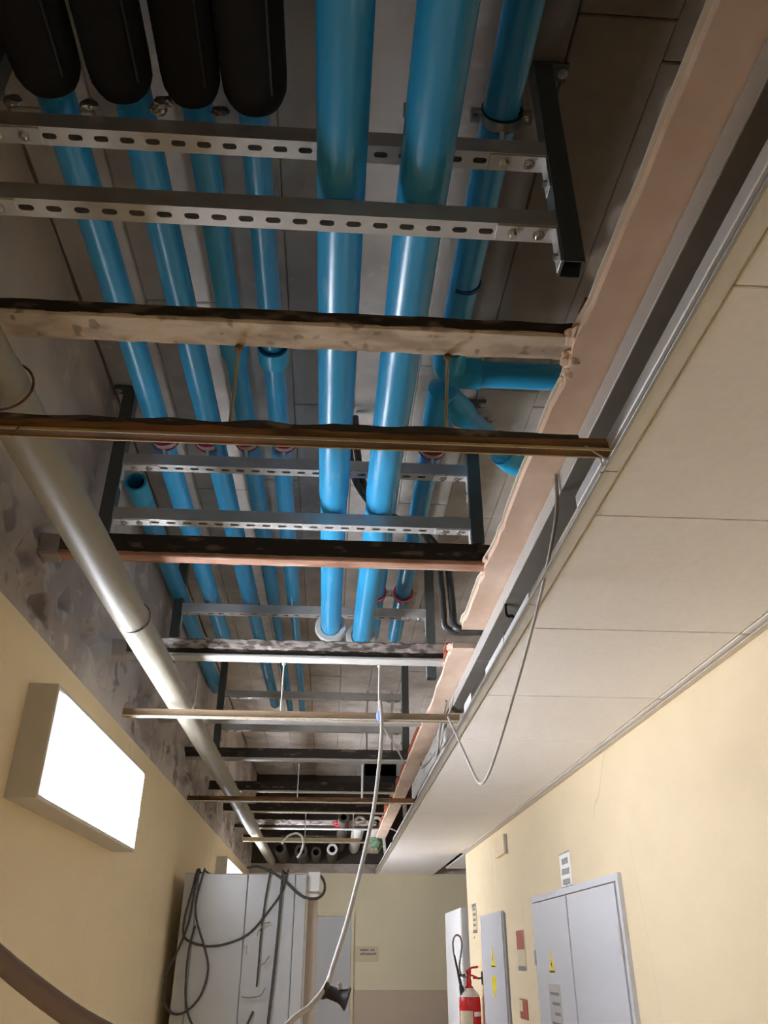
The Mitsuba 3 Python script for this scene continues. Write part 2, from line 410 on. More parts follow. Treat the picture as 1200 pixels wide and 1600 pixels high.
# ------------------------------------------------------------------ cross beams and what hangs from them
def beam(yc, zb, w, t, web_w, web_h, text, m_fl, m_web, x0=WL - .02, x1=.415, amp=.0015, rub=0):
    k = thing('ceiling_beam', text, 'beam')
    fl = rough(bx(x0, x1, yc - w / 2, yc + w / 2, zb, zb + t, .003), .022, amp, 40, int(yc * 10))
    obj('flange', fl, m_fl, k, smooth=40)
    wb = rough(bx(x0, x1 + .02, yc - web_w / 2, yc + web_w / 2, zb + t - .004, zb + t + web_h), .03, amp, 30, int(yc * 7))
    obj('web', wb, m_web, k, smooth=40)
    if rub:
        r = rough(bx(x0 + .01, x1 - .03, yc - web_w / 2 - .010, yc + web_w / 2 + .008, zb + t + web_h * .45, zb + t + web_h + .012, .004), .011, .007, 55, int(yc * 5))
        kk = obj('mortar_crust', r, 'm_rubble', k, smooth=45); label(kk, 'crumbly mortar left along the top')
    return k
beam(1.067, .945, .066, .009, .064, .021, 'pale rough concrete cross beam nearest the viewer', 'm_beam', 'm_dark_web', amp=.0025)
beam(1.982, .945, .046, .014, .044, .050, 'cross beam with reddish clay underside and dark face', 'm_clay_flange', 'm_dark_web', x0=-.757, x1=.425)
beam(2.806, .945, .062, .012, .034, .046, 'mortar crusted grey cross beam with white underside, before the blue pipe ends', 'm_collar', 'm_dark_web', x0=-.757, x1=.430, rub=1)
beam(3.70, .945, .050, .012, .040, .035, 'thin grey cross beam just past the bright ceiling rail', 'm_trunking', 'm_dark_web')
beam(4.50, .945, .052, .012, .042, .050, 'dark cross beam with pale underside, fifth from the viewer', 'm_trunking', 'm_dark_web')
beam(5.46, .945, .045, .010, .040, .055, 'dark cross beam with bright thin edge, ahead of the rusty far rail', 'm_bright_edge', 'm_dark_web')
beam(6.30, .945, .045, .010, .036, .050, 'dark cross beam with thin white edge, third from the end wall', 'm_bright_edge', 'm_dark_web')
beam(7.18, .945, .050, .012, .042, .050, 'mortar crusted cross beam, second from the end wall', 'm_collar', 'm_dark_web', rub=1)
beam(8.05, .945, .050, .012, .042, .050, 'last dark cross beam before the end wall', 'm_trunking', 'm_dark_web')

for yy in (1.982, 2.806):
    k = obj('beam_pad', rough(bx(WL - .01, -.755, yy - .03, yy + .032, .940, 1.004, .006), .012, .005, 22, int(yy * 9)), 'm_plaster', wl, smooth=50); label(k, 'plaster pad round a beam end')

def tee(yc, x0, x1, text, m_body, m_edge, lumps=False):
    k = thing('ceiling_rail', text, 'rail')
    w = .024
    prof = unary_union([sbox(yc - w / 2, HC, yc + w / 2, HC + .0018), sbox(yc - .001, HC, yc + .001, HC + .024), sbox(yc - .0035, HC + .020, yc + .0035, HC + .028)])
    obj('tee_profile', along_x(prof, x0, x1), m_body, k)
    kk = obj('flange_edge', [bx(x0, x1, yc - w / 2 - .001, yc - w / 2 + .0022, HC - .0020, HC + .0034, .0008), bx(x0, x1, yc + w / 2 - .0022, yc + w / 2 + .001, HC - .0016, HC + .0022, .0008)], m_edge, k)  # edges given a lighter colour so they read as catching light
    label(kk, 'rolled edge with a painted highlight')
    if lumps:
        L = rough(bx(x0, x1 - .05, yc - .007, yc + .008, HC + .024, HC + .036, .003), .012, .007, 14, 3)
        kk = obj('dust_crust', L, 'm_dark_web', k, smooth=50); label(kk, 'dark lumpy crust along the top')
        obj('stiffener', bx(x0, x1, yc - .0075, yc - .0015, HC + .003, HC + .020), m_body, k)
        obj('wire_tail', tube(spline([(-.52, yc - .014, HC + .012), (-.523, yc - .016, HC - .004), (-.53, yc - .016, HC - .018)]), .0013, 6), 'm_rust', k)
    return k
tee(1.098, WL + .001, .452, 'brown rusty ceiling rail nearest the viewer', 'm_rust', 'm_tee_edge', True)
tee(2.855, -.75, .452, 'bright brass toned ceiling rail below the crusted beam', 'm_tee_body', 'm_bright_edge')
tee(4.60, WL + .012, .455, 'brownish ceiling rail in the middle distance', 'm_rust', 'm_bright_edge')
tee(6.30, -.64, .22, 'short pale ceiling rail with a white wire hook on it', 'm_brass_edge', 'm_bright_edge')

def rod(x, y, text, m, x_low=None, r=.003):
    k = thing('hanger_rod', text, 'rod')
    xl = x if x_low is None else x_low
    obj('rod', tube([(xl, y, HC + .024), (x, y, .950)], r, 8), m, k, smooth=True)
    obj('nut', lathe([(0, .001), (0, .0075), (.007, .0075), (.007, .001)], [x, y, .937], [0, 0, 1], 6), 'm_rust' if m == 'm_rod' else m, k)
    return k
rod(-.190, 1.098, 'left threaded rod between the concrete beam and rusty rail', 'm_rod')
rod(.182, 1.098, 'right threaded rod between the concrete beam and rusty rail', 'm_rod', .172)
rod(-.192, 2.835, 'left pale rod holding the bright brass toned rail', 'm_collar')
rod(.158, 2.835, 'right pale rod holding the brass toned rail by the blue tape', 'm_collar')
rod(-.190, 4.59, 'left rod holding the middle distance rail', 'm_collar')
rod(.165, 4.59, 'thick right rod holding the middle distance rail', 'm_white', r=.006)
rod(-.190, 6.30, 'left rod above the white wire hook', 'm_collar')
rod(.165, 6.30, 'right rod of the short pale rail', 'm_collar')

# ------------------------------------------------------------------ slotted steel frames that carry the pipes
def slotted(x0, x1, yc, zb):
    W, Hh, t = .041, .041, .0025
    pl = sbox(x0, yc - W / 2, x1, yc + W / 2)
    holes = []
    xx = x0 + .03
    while xx < x1 - .02:
        holes.append(sbox(xx - .0075, yc - .0065, xx + .0075, yc + .0065).union(Point(xx - .0075, yc).buffer(.0065, 6)).union(Point(xx + .0075, yc).buffer(.0065, 6))); xx += .05
    bottom = extr(pl.difference(unary_union(holes)), t).apply_translation([0, 0, zb])
    sides = [bx(x0, x1, yc + s * (W / 2 - t / 2) - t / 2, yc + s * (W / 2 - t / 2) + t / 2, zb, zb + Hh) for s in (-1, 1)]
    closed_top = [bx(x0, x1, yc - W / 2 + t, yc + W / 2 - t, zb + Hh - t, zb + Hh)]  # full top plate added to keep the slot interiors dark
    return [bottom] + sides + closed_top

RING = sbox(-.0205, -.0205, .0205, .0205).difference(sbox(-.0183, -.0183, .0183, .0183))
def bolt(x, y, z):
    return [lathe([(0, .001), (0, .0115), (.0025, .0115), (.0025, .001)], [x, y, z - .0025], [0, 0, 1], 20), lathe([(0, .001), (0, .006), (.001, .0075), (.008, .0078), (.008, .001)], [x, y, z - .0095], [0, 0, 1], 6)]

def frame(y, xl, xr, zu, zl, ztop, zbot, text, clamps, both=True, yc_clamp=None):
    k = thing('pipe_hanger_frame', text, 'frame')
    for x in (xl, xr):
        p = extr(RING, ztop - zbot).apply_translation([x, y, zbot])
        pk = obj('post', p, 'm_post', k)
        obj('foot_plate', [bx(x - (.02 if x > 0 else .055), x + (.06 if x > 0 else .02), y - .022, y + .022, SLAB - .007, SLAB - .001, .001)], 'm_post', pk)
        obj('anchor_bolt', bolt(x + (.05 if x > 0 else -.045), y, SLAB - .006), 'm_galv', pk)
    for z in ([zu, zl] if both else [zu]):
        ck = obj('cross_channel', slotted(xl + .021, xr - .021, y, z), 'm_galv', k)
        for s, x in ((1, xl + .021), (-1, xr - .021)):
            obj('bracket', [bx(min(x, x + s * .115), max(x, x + s * .115), y - .018, y + .018, z - .003, z - .0004, .001), bx(min(x, x + s * .003), max(x, x + s * .003), y - .016, y + .016, z - .085, z, .001)], 'm_galv', k)
            for dx in (.033, .082):
                obj('bolt', bolt(x + s * dx, y, z - .002), 'm_shiny', k, smooth=30)
            obj('bolt', [place(lathe([(0, .001), (0, .007), (.007, .007), (.007, .001)], [0, 0, 0], [0, 0, 1], 6), [0, 1, 0], [0, 0, 1], [s, 0, 0], [x + s * .003, y, z - .06])], 'm_shiny', k)
    for (px_, pz, r, red) in clamps:
        yy = yc_clamp if yc_clamp else y - .03
        ck = obj('clamp', lathe([(-.011, r + .003), (.011, r + .003), (.011, r + .0065), (-.011, r + .0065), (-.011, r + .003)], [px_, yy, pz], [0, 1, 0], 36), 'm_shiny' if not red else 'm_galv', k, smooth=40)
        w_, h_ = (.0165, r + .0085) if red else (.013, r + .005)
        lk = obj('lining', lathe([(-w_, r + .0003), (w_, r + .0003), (w_, h_), (.0112, h_), (.0112, r + .003), (-.0112, r + .003), (-.0112, h_), (-w_, h_), (-w_, r + .0003)], [px_, yy, pz], [0, 1, 0], 36), 'm_redlining' if red else 'm_blackrubber', ck, smooth=40)
        label(lk, 'red rubber lining' if red else 'black rubber lining')
        for s in (-1, 1):
            e = [bx(px_ + s * (r + .014) - .011, px_ + s * (r + .014) + .011, yy - .011, yy + .011, pz - .012, pz - .008, .001), bx(px_ + s * (r + .014) - .011, px_ + s * (r + .014) + .011, yy - .011, yy + .011, pz + .004, pz + .008, .001)]
            obj('ear', e, 'm_shiny', ck)
            obj('screw', [tube([(px_ + s * (r + .016), yy, pz - .022), (px_ + s * (r + .016), yy, pz + .016)], .0035, 8), lathe([(0, .001), (0, .007), (.005, .007), (.005, .001)], [px_ + s * (r + .016), yy, pz - .019], [0, 0, 1], 6)], 'm_shiny', ck)
        obj('stem', tube([(px_, yy + .006, pz - r - .005), (px_, y, zu + .037)], .005, 8), 'm_galv', ck)

RS = .0375
ZP = 1.50
PX = [-.745, -.588, -.447, -.320, -.197]          # the row of small pipes
up4 = [(PX[1], ZP, RS), (PX[2], ZP, RS), (PX[3], ZP, .031), (PX[4], ZP, .032)]
frame(1.035, -.745, .410, 1.402, 1.198, SLAB, 1.108, 'nearest slotted steel pipe frame, right above the concrete beam', [(.300, ZP, .038, False), (.158, ZP, .034, False)], yc_clamp=1.0)
frame(2.245, -.737, .438, 1.402, 1.199, SLAB, 1.150, 'second slotted steel pipe frame with both cross channels in view', [(a, b, r, True) for a, b, r in up4] + [(.298, ZP, .038, True)], yc_clamp=2.205)
frame(3.51, -.745, .436, 1.402, 1.200, SLAB, 1.110, 'third slotted steel pipe frame, by the white collared pipe end', [(.303, ZP, .038, True), (.180, ZP, .036, True)], yc_clamp=3.44)
frame(4.885, -.700, .437, 1.400, 1.200, SLAB, 1.100, 'farthest slotted steel pipe frame above the bright brass toned rail', [], yc_clamp=4.83)

# ------------------------------------------------------------------ blue pipes
def pipe(text, x, z, prof, x_end=None, y0=None, m='m_blue', open_start=False, group=None, parts=()):
    k = thing('water_pipe', text, 'pipe')
    y0, y1 = prof[0][0], prof[-1][0]
    dx = 0 if x_end is None else (x_end - x) / (y1 - y0)
    body = [(y, r) for y, r in prof]
    if open_start: body = [(y0 + .10, prof[0][1] - .006), (y0, prof[0][1] - .006)] + body
    else: body = [(y0, .0005)] + body
    body = body + [(y1, .0005)]
    obj('tube', lathe([(a - y0, r) for a, r in body], [x, y0, z], [dx, 1, 0], 44), m, k, smooth=35)
    for nm, ya, yb_, r, mm in parts:
        e = .004
        obj(nm, lathe([(ya - y0, r - .008), (ya - y0, r), (ya - y0 + e, r + .0015), (yb_ - y0 - e, r + .0015), (yb_ - y0, r), (yb_ - y0, r - .012)], [x, y0, z], [dx, 1, 0], 44), mm, k, smooth=35)
    return k
kp = pipe('blue pipe with an open near end, leftmost of the row', PX[0], ZP, [(2.50, RS), (5.02, RS)], x_end=-.757, open_start=True, parts=[('sleeve', 2.50, 2.62, RS + .001, 'm_blue_fitting')])
obj('bore', lathe([(.09, .001), (.09, RS - .006), (.008, RS - .0058)], [PX[0], 2.50, ZP], [-.0147, 1, 0], 36), 'm_bore', kp, smooth=True)
pipe('thin blue pipe of the upper row, ending by the third frame, second from the left', PX[1], ZP, [(-.6, RS), (4.09, RS), (4.11, RS - .012)], x_end=-.606)
pipe('blue pipe of the upper row that narrows at the third frame, third from the left', PX[2] - .008, ZP, [(-.6, RS), (3.64, RS), (3.655, RS - .001), (3.66, .031), (5.36, .031), (5.38, .025)], x_end=-.404, parts=[('ring', 3.60, 3.65, RS, 'm_blue_dark')])
pipe('blue pipe with a socket behind the left hanger rod, fourth from the left', PX[3], ZP, [(-.6, .031), (1.66, .031), (1.68, .040), (1.77, .040), (1.80, .030), (3.59, .030), (3.64, .021), (5.5, .021)], x_end=-.306)
pipe('blue pipe with a dark ringed socket, fifth from the left', PX[4], ZP, [(-.6, .031), (1.72, .031), (1.82, .032), (3.59, .032), (3.64, .021), (5.5, .021)], x_end=-.222,
     parts=[('socket', 1.735, 1.80, .042, 'm_blue_fitting'), ('socket_mouth', 1.728, 1.736, .0405, 'm_blue_dark')])
ZB = 1.288
kp = pipe('large blue pipe ending in a white ring collar', -.013, ZB, [(-.6, .0465), (2.17, .0465), (2.19, .0455), (2.192, .043), (3.36, .043)], x_end=-.030)
k = obj('collar', lathe([(0, .046), (0, .066), (.012, .070), (.03, .070), (.03, .044), (0, .046)], [-.030, 3.335, ZB], [0, 1, 0], 44), 'm_collar', kp, smooth=40); label(k, 'white ring collar')
kp = pipe('large blue pipe right of the collared one', .152, ZB, [(-.6, .049), (2.17, .049), (2.19, .048), (2.192, .0455), (3.50, .0445)], x_end=.113)
k = obj('collar', lathe([(0, .046), (0, .064), (.012, .068), (.03, .068), (.03, .044), (0, .046)], [.108, 3.45, ZB], [0, 1, 0], 44), 'm_collar', kp, smooth=40); label(k, 'white ring collar')
pipe('blue pipe half hidden above the right large pipe', .148, ZP, [(-.6, .034), (1.34, .034), (1.345, .034), (4.0, .036)], x_end=.185, parts=[('socket', 1.36, 1.45, .043, 'm_blue_fitting'), ('socket_mouth', 1.345, 1.36, .042, 'm_blue_dark')])
# the right upper pipe: it turns right at an elbow; behind the elbow a second length with a branch carries on
k = thing('water_pipe', 'blue pipe on the right that turns through an elbow over the plaster strip', 'pipe')
obj('tube', lathe([(0, .0005), (0, .0375), (2.28, .0375)], [.308, -.6, ZP], [-.0068, 1, 0], 44), 'm_blue', k, smooth=35)
obj('ring', lathe([(0, .030), (0, .0395), (.012, .0395), (.012, .030)], [.297, 1.455, ZP], [0, 1, 0], 44), 'm_blue_dark', k, smooth=35)
ang = np.linspace(0, np.pi / 2, 10)
E1 = np.array([(.294 + .055 * (1 - math.cos(a)), 1.765 + .055 * math.sin(a), ZP) for a in ang])
obj('elbow', tube(np.vstack([[(.294, 1.700, ZP)], E1, [(.395, 1.820, ZP)]]), .0455, 40), 'm_blue_fitting', k, smooth=40)
obj('tube', tube([(.39, 1.820, ZP), (1.09, 1.820, ZP)], .0385, 40), 'm_blue', k, smooth=40)
k = thing('water_pipe', 'blue pipe behind the elbow with a slanted branch', 'pipe')
obj('tube', lathe([(0, .0005), (0, .0365), (2.10, .0365)], [.296, 1.93, ZP + .005], [.005, 1, 0], 44), 'm_blue', k, smooth=35)
obj('tee_body', lathe([(-.02, .0005), (-.015, .03), (0, .0465), (.17, .0465), (.17, .036)], [.297, 1.90, ZP + .005], [0, 1, 0], 44), 'm_blue_fitting', k, smooth=35)
d45 = np.array([.62, .78, 0]); d45 /= np.linalg.norm(d45); A = np.array([.305, 1.93, ZP])
obj('branch_socket', tube([A, A + d45 * .115], .0440, 36), 'm_blue_fitting', k, smooth=40)
obj('branch_tube', tube([A + d45 * .1, A + d45 * .42], .0365, 36), 'm_blue', k, smooth=40)
B = A + d45 * .38
bend = [B, B + d45 * .05]
for a in np.linspace(0, 1, 7)[1:]:
    d2 = d45 * (1 - a) + np.array([1, 0, 0]) * a; d2 /= np.linalg.norm(d2); bend.append(bend[-1] + d2 * .016)
bend.append(bend[-1] + np.array([.06, 0, 0]))
obj('branch_elbow', tube(bend, .0445, 36), 'm_blue_fitting', k, smooth=40)
obj('branch_outlet', tube([bend[-1] - [.02, 0, 0], [1.09, bend[-1][1], ZP]], .0375, 36), 'm_blue', k, smooth=40)

# black foam sleeves over the row of small pipes
for i, (x, r, ye, txt) in enumerate(zip(PX, (.060, .064, .061, .057, .064), (.985, .990, .995, .998, 1.004),
        ('black foam pipe sleeve at the left edge', 'black foam pipe sleeve, second from the left', 'black foam pipe sleeve, middle of the five', 'black foam pipe sleeve with a light glued seam', 'fat black foam pipe sleeve with rounded end, rightmost'))):
    k = thing('pipe_insulation', txt, 'pipe insulation')
    rp = (.0375, .0375, .0375, .031, .031)[i] + .0015
    pr_ = [(-.6, rp), (-.6, r), (ye - .06, r), (ye - .03, r * .97), (ye - .012, r * .86), (ye, r * .74), (ye, rp), (-.6, rp)]
    m = lathe([(a + .6, q) for a, q in pr_], [x - (.008 if i == 2 else 0), -.6, ZP], [-.004 if i == 1 else 0, 1, 0], 40)
    obj('sleeve', m, 'm_foam', k, smooth=50)
    obj('seam', bx(x + r * .55, x + r * .55 + .006, -.6, ye - .05, ZP - r * .86, ZP - r * .80, .001), 'm_blackrubber', k)
for i, (x, yy) in enumerate(((-.72, 1.0), (-.665, 1.0), (-.518, 1.0), (-.385, 1.0), (-.372, .985), (-.262, 1.0))):
    k = thing('foil_scrap', ('crumpled foil scrap beside the leftmost foam sleeve', 'small foil scrap left of the second foam sleeve', 'foil scrap between the second and third foam sleeves', 'shiny foil scrap between the third and fourth foam sleeves', 'reddish lit foil flap behind the middle foam sleeve', 'foil scrap left of the rightmost foam sleeve')[i], 'foil')
    g = trimesh.creation.icosphere(2, .018); g.vertices = g.vertices * [1, .5, .8] * (.5 + meshkit.fbm(g.vertices * 90 + i * 5, 3, i))[:, None]
    g.apply_translation([x, yy, ZP - .045]); obj('foil', g, 'm_foil', k)

# ------------------------------------------------------------------ white drain pipe on the left
k = thing('drain_pipe', 'long off white drain pipe running along the left wall', 'drain pipe')
ZD, XD = .835, -.573
obj('tube', lathe([(0, .0005), (0, .044), (1.655, .044), (1.66, .046), (3.55, .046), (3.565, .043), (3.57, .0005)], [XD, -.6, ZD], [-.002, 1, 0], 44), 'm_pvc', k, smooth=35)
obj('tube', lathe([(0, .0005), (0, .041), (3.3, .041)], [XD - .006, 2.95, ZD], [0, 1, 0], 40), 'm_pvc', k, smooth=35)
obj('tube', lathe([(0, .0005), (0, .046), (1.20, .046), (1.20, .0005)], [XD - .006, 5.15, ZD + .004], [0, 1, 0], 40), 'm_pvc', k, smooth=35)
obj('tube', lathe([(0, .0005), (0, .040), (2.3, .040)], [XD - .006, 6.3, ZD + .004], [0, 1, 0], 40), 'm_pvc', k, smooth=35)
obj('seam', lathe([(0, .044), (0, .0475), (.006, .0475), (.006, .044)], [XD, 2.13, ZD], [0, 1, 0], 44), 'm_pvc_seam', k, smooth=35)
kk = obj('strap', tube([(XD + .050 * math.cos(a), 1.095, ZD + .050 * math.sin(a)) for a in np.linspace(0, 2 * np.pi, 33)], .0022, 6), 'm_rust', k, smooth=True); label(kk, 'thin rusty wire strap')
obj('strap', [lathe([(-.008, .045), (.008, .045), (.008, .0475), (-.008, .0475), (-.008, .045)], [XD - .006, 3.02, ZD], [0, 1, 0], 36), bx(XD + .038, XD + .044, 3.012, 3.028, ZD, ZD + .12)], 'm_galv', k)

# ------------------------------------------------------------------ trunking, angle trim, cables on the right
k = thing('cable_trunking', 'grey steel trunking along the edge of the plaster strip', 'trunking')
obj('side', bx(.4755, .4780, -3.0, 3.26, .888, .932, .0008), 'm_trunking', k)
kk = obj('bottom', bx(.4775, .531, -3.0, 3.26, .888, .891, .0008), 'm_trunk_dark', k); label(kk, 'dark underside')
obj('back', bx(.5285, .531, -3.0, 3.26, .888, .934), 'm_trunk_dark', k)
obj('joint', bx(.478, .5305, 2.585, 2.590, .8868, .8882), 'm_trunking', k)
k = 'trim_1'
TX = .4535
obj('trim', [bx(TX, TX + .030, -3.0, 1.148, HC - .002, HC + .0005, .0006), bx(TX, TX + .030, 1.152, 1.75, HC - .002, HC + .0005, .0006), bx(TX, TX + .030, 1.754, 4.55, HC - .002, HC + .0005, .0006), bx(TX, TX + .030, 4.56, 8.7, HC - .002, HC + .0005, .0006)], 'm_trim', key=k)
label(k, 'whitish metal angle along the open edge of the tiles', kind='structure')
for a, b, h in ((-3.0, .68, .012), (.69, 1.30, .012), (1.73, 2.03, .020), (2.04, 2.32, .024), (2.60, 2.75, .034), (3.3, 4.4, .016), (4.7, 6.2, .02), (6.4, 8.6, .016)):
    obj('upright', bx(TX - .0005, TX + .0020, a, b, HC, HC + h, .0006), 'm_trim', k)
obj('lip', [bx(TX - .003, TX + .0035, -3.0, 1.149, HC - .0045, HC + .001, .001), bx(TX - .003, TX + .0035, 1.152, 8.7, HC - .0045, HC + .001, .001)], 'm_trim_edge', k)
k = thing('loose_angle', 'loose white metal angle lying above the tile edge near the viewer', 'metal angle')
obj('plate', [bx(TX - .006, TX - .0030, .2, 1.29, HC + .006, HC + .030, .001), bx(TX - .006, TX + .006, .2, 1.29, HC + .004, HC + .0065, .001)], 'm_trim', k)

k = thing('wire_hanger', 'small dark bent wire hanger on the trunking beside the tile edge', 'wire hanger')
obj('wire', tube(spline([(.482, 2.05, .93), (.480, 2.10, .886), (.490, 2.13, .868), (.512, 2.15, .872), (.506, 2.17, .840), (.492, 2.19, .835)], 8), .0045, 8), 'm_blackrubber', k, smooth=True)

k = thing('twisted_wire', 'thin twisted wire tail at the right end of the rusty rail', 'wire')
obj('wire', tube(spline([(.405, 1.085, HC + .006), (.425, 1.090, HC - .006), (.444, 1.10, HC - .010), (.450, 1.12, HC + .003), (.440, 1.115, HC + .006), (.448, 1.13, HC - .006)], 8), .0014, 6), 'm_greycable', k, smooth=True)

def cable(name, text, P, r, m, cat='cable', sides=10, n=12):
    k = obj(name, tube(spline(P, n), r, sides), m, smooth=True); label(k, text, cat); return k
cable('thin_cable', 'thin pale cable drooping in front of the white tiles', [(.470, 1.46, .93), (.466, 1.48, .84), (.460, 1.60, .745), (.455, 1.78, .655), (.450, 2.00, .565), (.445, 2.2, .49), (.44, 2.33, .452), (.436, 2.42, .452), (.430, 2.50, .50), (.415, 2.66, .635), (.403, 2.80, .748)], .0042, 'm_greycable')
ka = cable('grey_cable', 'light grey cable hanging from the brass toned rail to the black plug', [(.160, 2.79, .80), (.166, 2.785, .72), (.158, 2.74, .60), (.135, 2.68, .42), (.105, 2.60, .283), (.057, 2.45, .103), (.018, 2.35, -.015), (.001, 2.30, -.059), (-.035, 2.21, -.098), (-.081, 2.10, -.127), (-.2, 1.85, -.23), (-.30, 1.7, -.6), (-.32, 1.6, -1.3), (-.25, 1.5, -1.645)], .0068, 'm_greycable')
cable('pale_flex', 'short white cord slanting from the rod to the plaster strip', [(.160, 2.81, .735), (.22, 3.2, .775), (.30, 3.75, .84), (.37, 4.3, .91), (.412, 4.62, .962)], .004, 'm_greycable')
k = thing('tape_wrap', 'blue tape wrap on the rail where cables are tied', 'tape')
obj('wrap', lathe([(-.018, .004), (-.018, .010), (0, .013), (.018, .010), (.018, .004)], [.160, 2.815, HC + .006], [0, 0, 1], 16), 'm_bluetape', k, smooth=40)
# the black plug that hangs on the grey cable
k = thing('plug', 'black cable plug with flared ends on the grey cable', 'plug')
ax = np.array([.93, -.1, -.30]); ax = ax / np.linalg.norm(ax); c = np.array([.024, 2.29, -.078])
Q = .84
obj('body', lathe([(u * Q, v * Q) for u, v in ((-.036, .001), (-.036, .024), (-.028, .022), (-.022, .017), (.012, .018), (.024, .022), (.034, .029), (.038, .029), (.038, .001))], c, ax, 24), 'm_blackrubber', k, smooth=40)
obj('rim', lathe([(u * Q, v * Q) for u, v in ((.034, .029), (.036, .031), (.039, .0305), (.039, .027))], c, ax, 24), 'm_ink', k, smooth=40)
obj('clip', bx(c[0] + .005, c[0] + .016, c[1] - .012, c[1] + .004, c[2] + .010, c[2] + .026, .002), 'm_greycable', k)
# bundle of black cables that drops through the gap in the plaster strip
for i, dx in enumerate((0, .030)):
    cable('black_cable', ('left of two dark cables dropping through the gap in the plaster strip', 'right of two dark cables dropping through the gap in the plaster strip')[i],
          [(.01 + dx, 2.30 + dx, 1.70), (.02 + dx, 2.30 + dx, 1.55), (.045 + dx, 2.32 + dx, 1.43), (.12 + dx, 2.46 + dx, 1.40), (.215 + dx * .6, 2.535 + dx, 1.395), (.30 + dx, 2.575 + dx * .8, 1.36), (.348 + dx * 1.1, 2.54, 1.22), (.352 + dx * 1.1, 2.50, 1.12), (.358 + dx * 1.1, 2.51, 1.03), (.362 + dx, 2.525 - dx * .6, .988), (.388 + dx * .5, 2.525 - dx, .966), (.44, 2.52 - dx, .962), (.60, 2.50 - dx, .962), (.95, 2.5 - dx, .962)], .0125, 'm_darkcable')
for i, (a, b) in enumerate((((.478, 3.10), (.455, 4.3)), ((.455, 3.2), (.47, 4.0)))):
    cable('white_cable', ('upper white cable loop at the end of the grey trunking', 'lower white cable loop at the end of the grey trunking')[i],
          [(a[0], a[1], .92), (a[0] - .01, a[1] + .15, .87 - .03 * i), ((a[0] + b[0]) / 2, (a[1] + b[1]) / 2, .83 - .03 * i), (b[0], b[1] - .1, .86), (b[0] + .02, b[1] + .1, .92)], .006, 'm_greycable')
k = thing('torn_membrane', 'torn white sheet beside the tile edge past the trunking', 'sheet')
sh = trimesh.creation.box(extents=[.004, 1.5, .10]); sh = rough(sh, .03, .006, 9, 2); sh.apply_translation([.47, 4.1, .845]); obj('sheet', sh, 'm_trim', k, smooth=60)
for i, (x, y, z, L) in enumerate(((.455, 5.2, .80, .35), (.46, 6.2, .82, .4), (.45, 7.1, .80, .5))):
    k = thing('metal_offcut', ('white metal offcut on the tile edge, nearest of three', 'white metal offcut on the tile edge, middle of three', 'white metal offcut on the tile edge, farthest of three')[i], 'metal offcut')
    b = bx(-.012, .012, -L / 2, L / 2, -.001, .0015); b.apply_transform(trimesh.transformations.rotation_matrix(.22 * (1 if i % 2 else -1), [1, 0, .5])); b.apply_translation([x, y, z]); obj('plate', b, 'm_trim', k)

# ------------------------------------------------------------------ far end of the void: old pipes
for i, (x, y, z, r, m, txt) in enumerate(((-.475, 8.12, .90, .060, 'm_oldpipe', 'cut old pipe stub above the cabinet, leftmost of the dark row'), (-.282, 8.30, .90, .062, 'm_oldpipe', 'cut old pipe stub above the cabinet, second of the dark row'),
        (-.137, 8.40, .90, .050, 'm_oldpipe', 'cut old pipe stub above the cabinet, third of the dark row'), (.018, 8.15, .90, .052, 'm_oldpipe', 'cut old pipe stub with a white ring, right of the dark row'),
        (.242, 7.16, 1.0, .055, 'm_oldwhite', 'whitish cut pipe stub, left of the pale pair'), (.385, 7.16, 1.0, .055, 'm_oldwhite', 'whitish cut pipe stub, right of the pale pair'), (.10, 6.85, 1.0, .045, 'm_oldpipe', 'short dark cut pipe stub behind the far beams'))):
    k = thing('old_pipe', txt, 'pipe')
    y1 = YF + .01
    obj('tube', lathe([(.06, r * .55), (0, r * .55), (0, r), (y1 - y, r)], [x, y, z], [0, 1, 0], 32), m, k, smooth=35)
    obj('bore', lathe([(.05, .001), (.05, r * .55), (.002, r * .545)], [x, y, z], [0, 1, 0], 24), 'm_bore', k, smooth=True)
    if i == 3:
        obj('ring', lathe([(-.004, r * .55), (-.004, r * .98), (.01, r * .98), (.01, r * .55), (-.004, r * .55)], [x, y, z], [0, 1, 0], 28), 'm_oldwhite', k, smooth=35)
k = thing('steel_duct', 'open ended dark duct with a white top edge among the far beams', 'duct')
D0, D1 = 5.55, 6.4
obj('shell', [bx(.215, .430, D0, D1, 1.075, 1.08), bx(.215, .430, D0, D1, 1.160, 1.165), bx(.215, .220, D0, D1, 1.075, 1.165), bx(.425, .430, D0, D1, 1.075, 1.165), bx(.215, .43, D1 - .01, D1, 1.075, 1.165)], 'm_bore', k)
for x in (.23, .41): obj('hanger_strap', bx(x, x + .012, D0 + .2, D0 + .215, 1.1645, SLAB - .001), 'm_galv', k)
obj('flange', bx(.20, .44, D0 - .006, D0, 1.152, 1.176, .002), 'm_trim', k)
k = thing('rag', 'red plastic scrap lying among the old pipes', 'scrap')
g = trimesh.creation.icosphere(3, .05); g.vertices = g.vertices * [1.3, .6, .5] * (.6 + .8 * meshkit.fbm(g.vertices * 30, 3, 2))[:, None]; g.apply_translation([.085, 7.15, .985]); obj('scrap', g, 'm_redlining', k, smooth=60)
k = thing('rag', 'green crumpled scrap by the tile edge at the far end', 'scrap')
g = trimesh.creation.icosphere(3, .07); g.vertices = g.vertices * [1.0, .8, .8] * (.5 + 1.0 * meshkit.fbm(g.vertices * 28, 3, 6))[:, None]; g.apply_translation([.415, 7.65, .90]); obj('scrap', g, 'm_green', k, smooth=60)
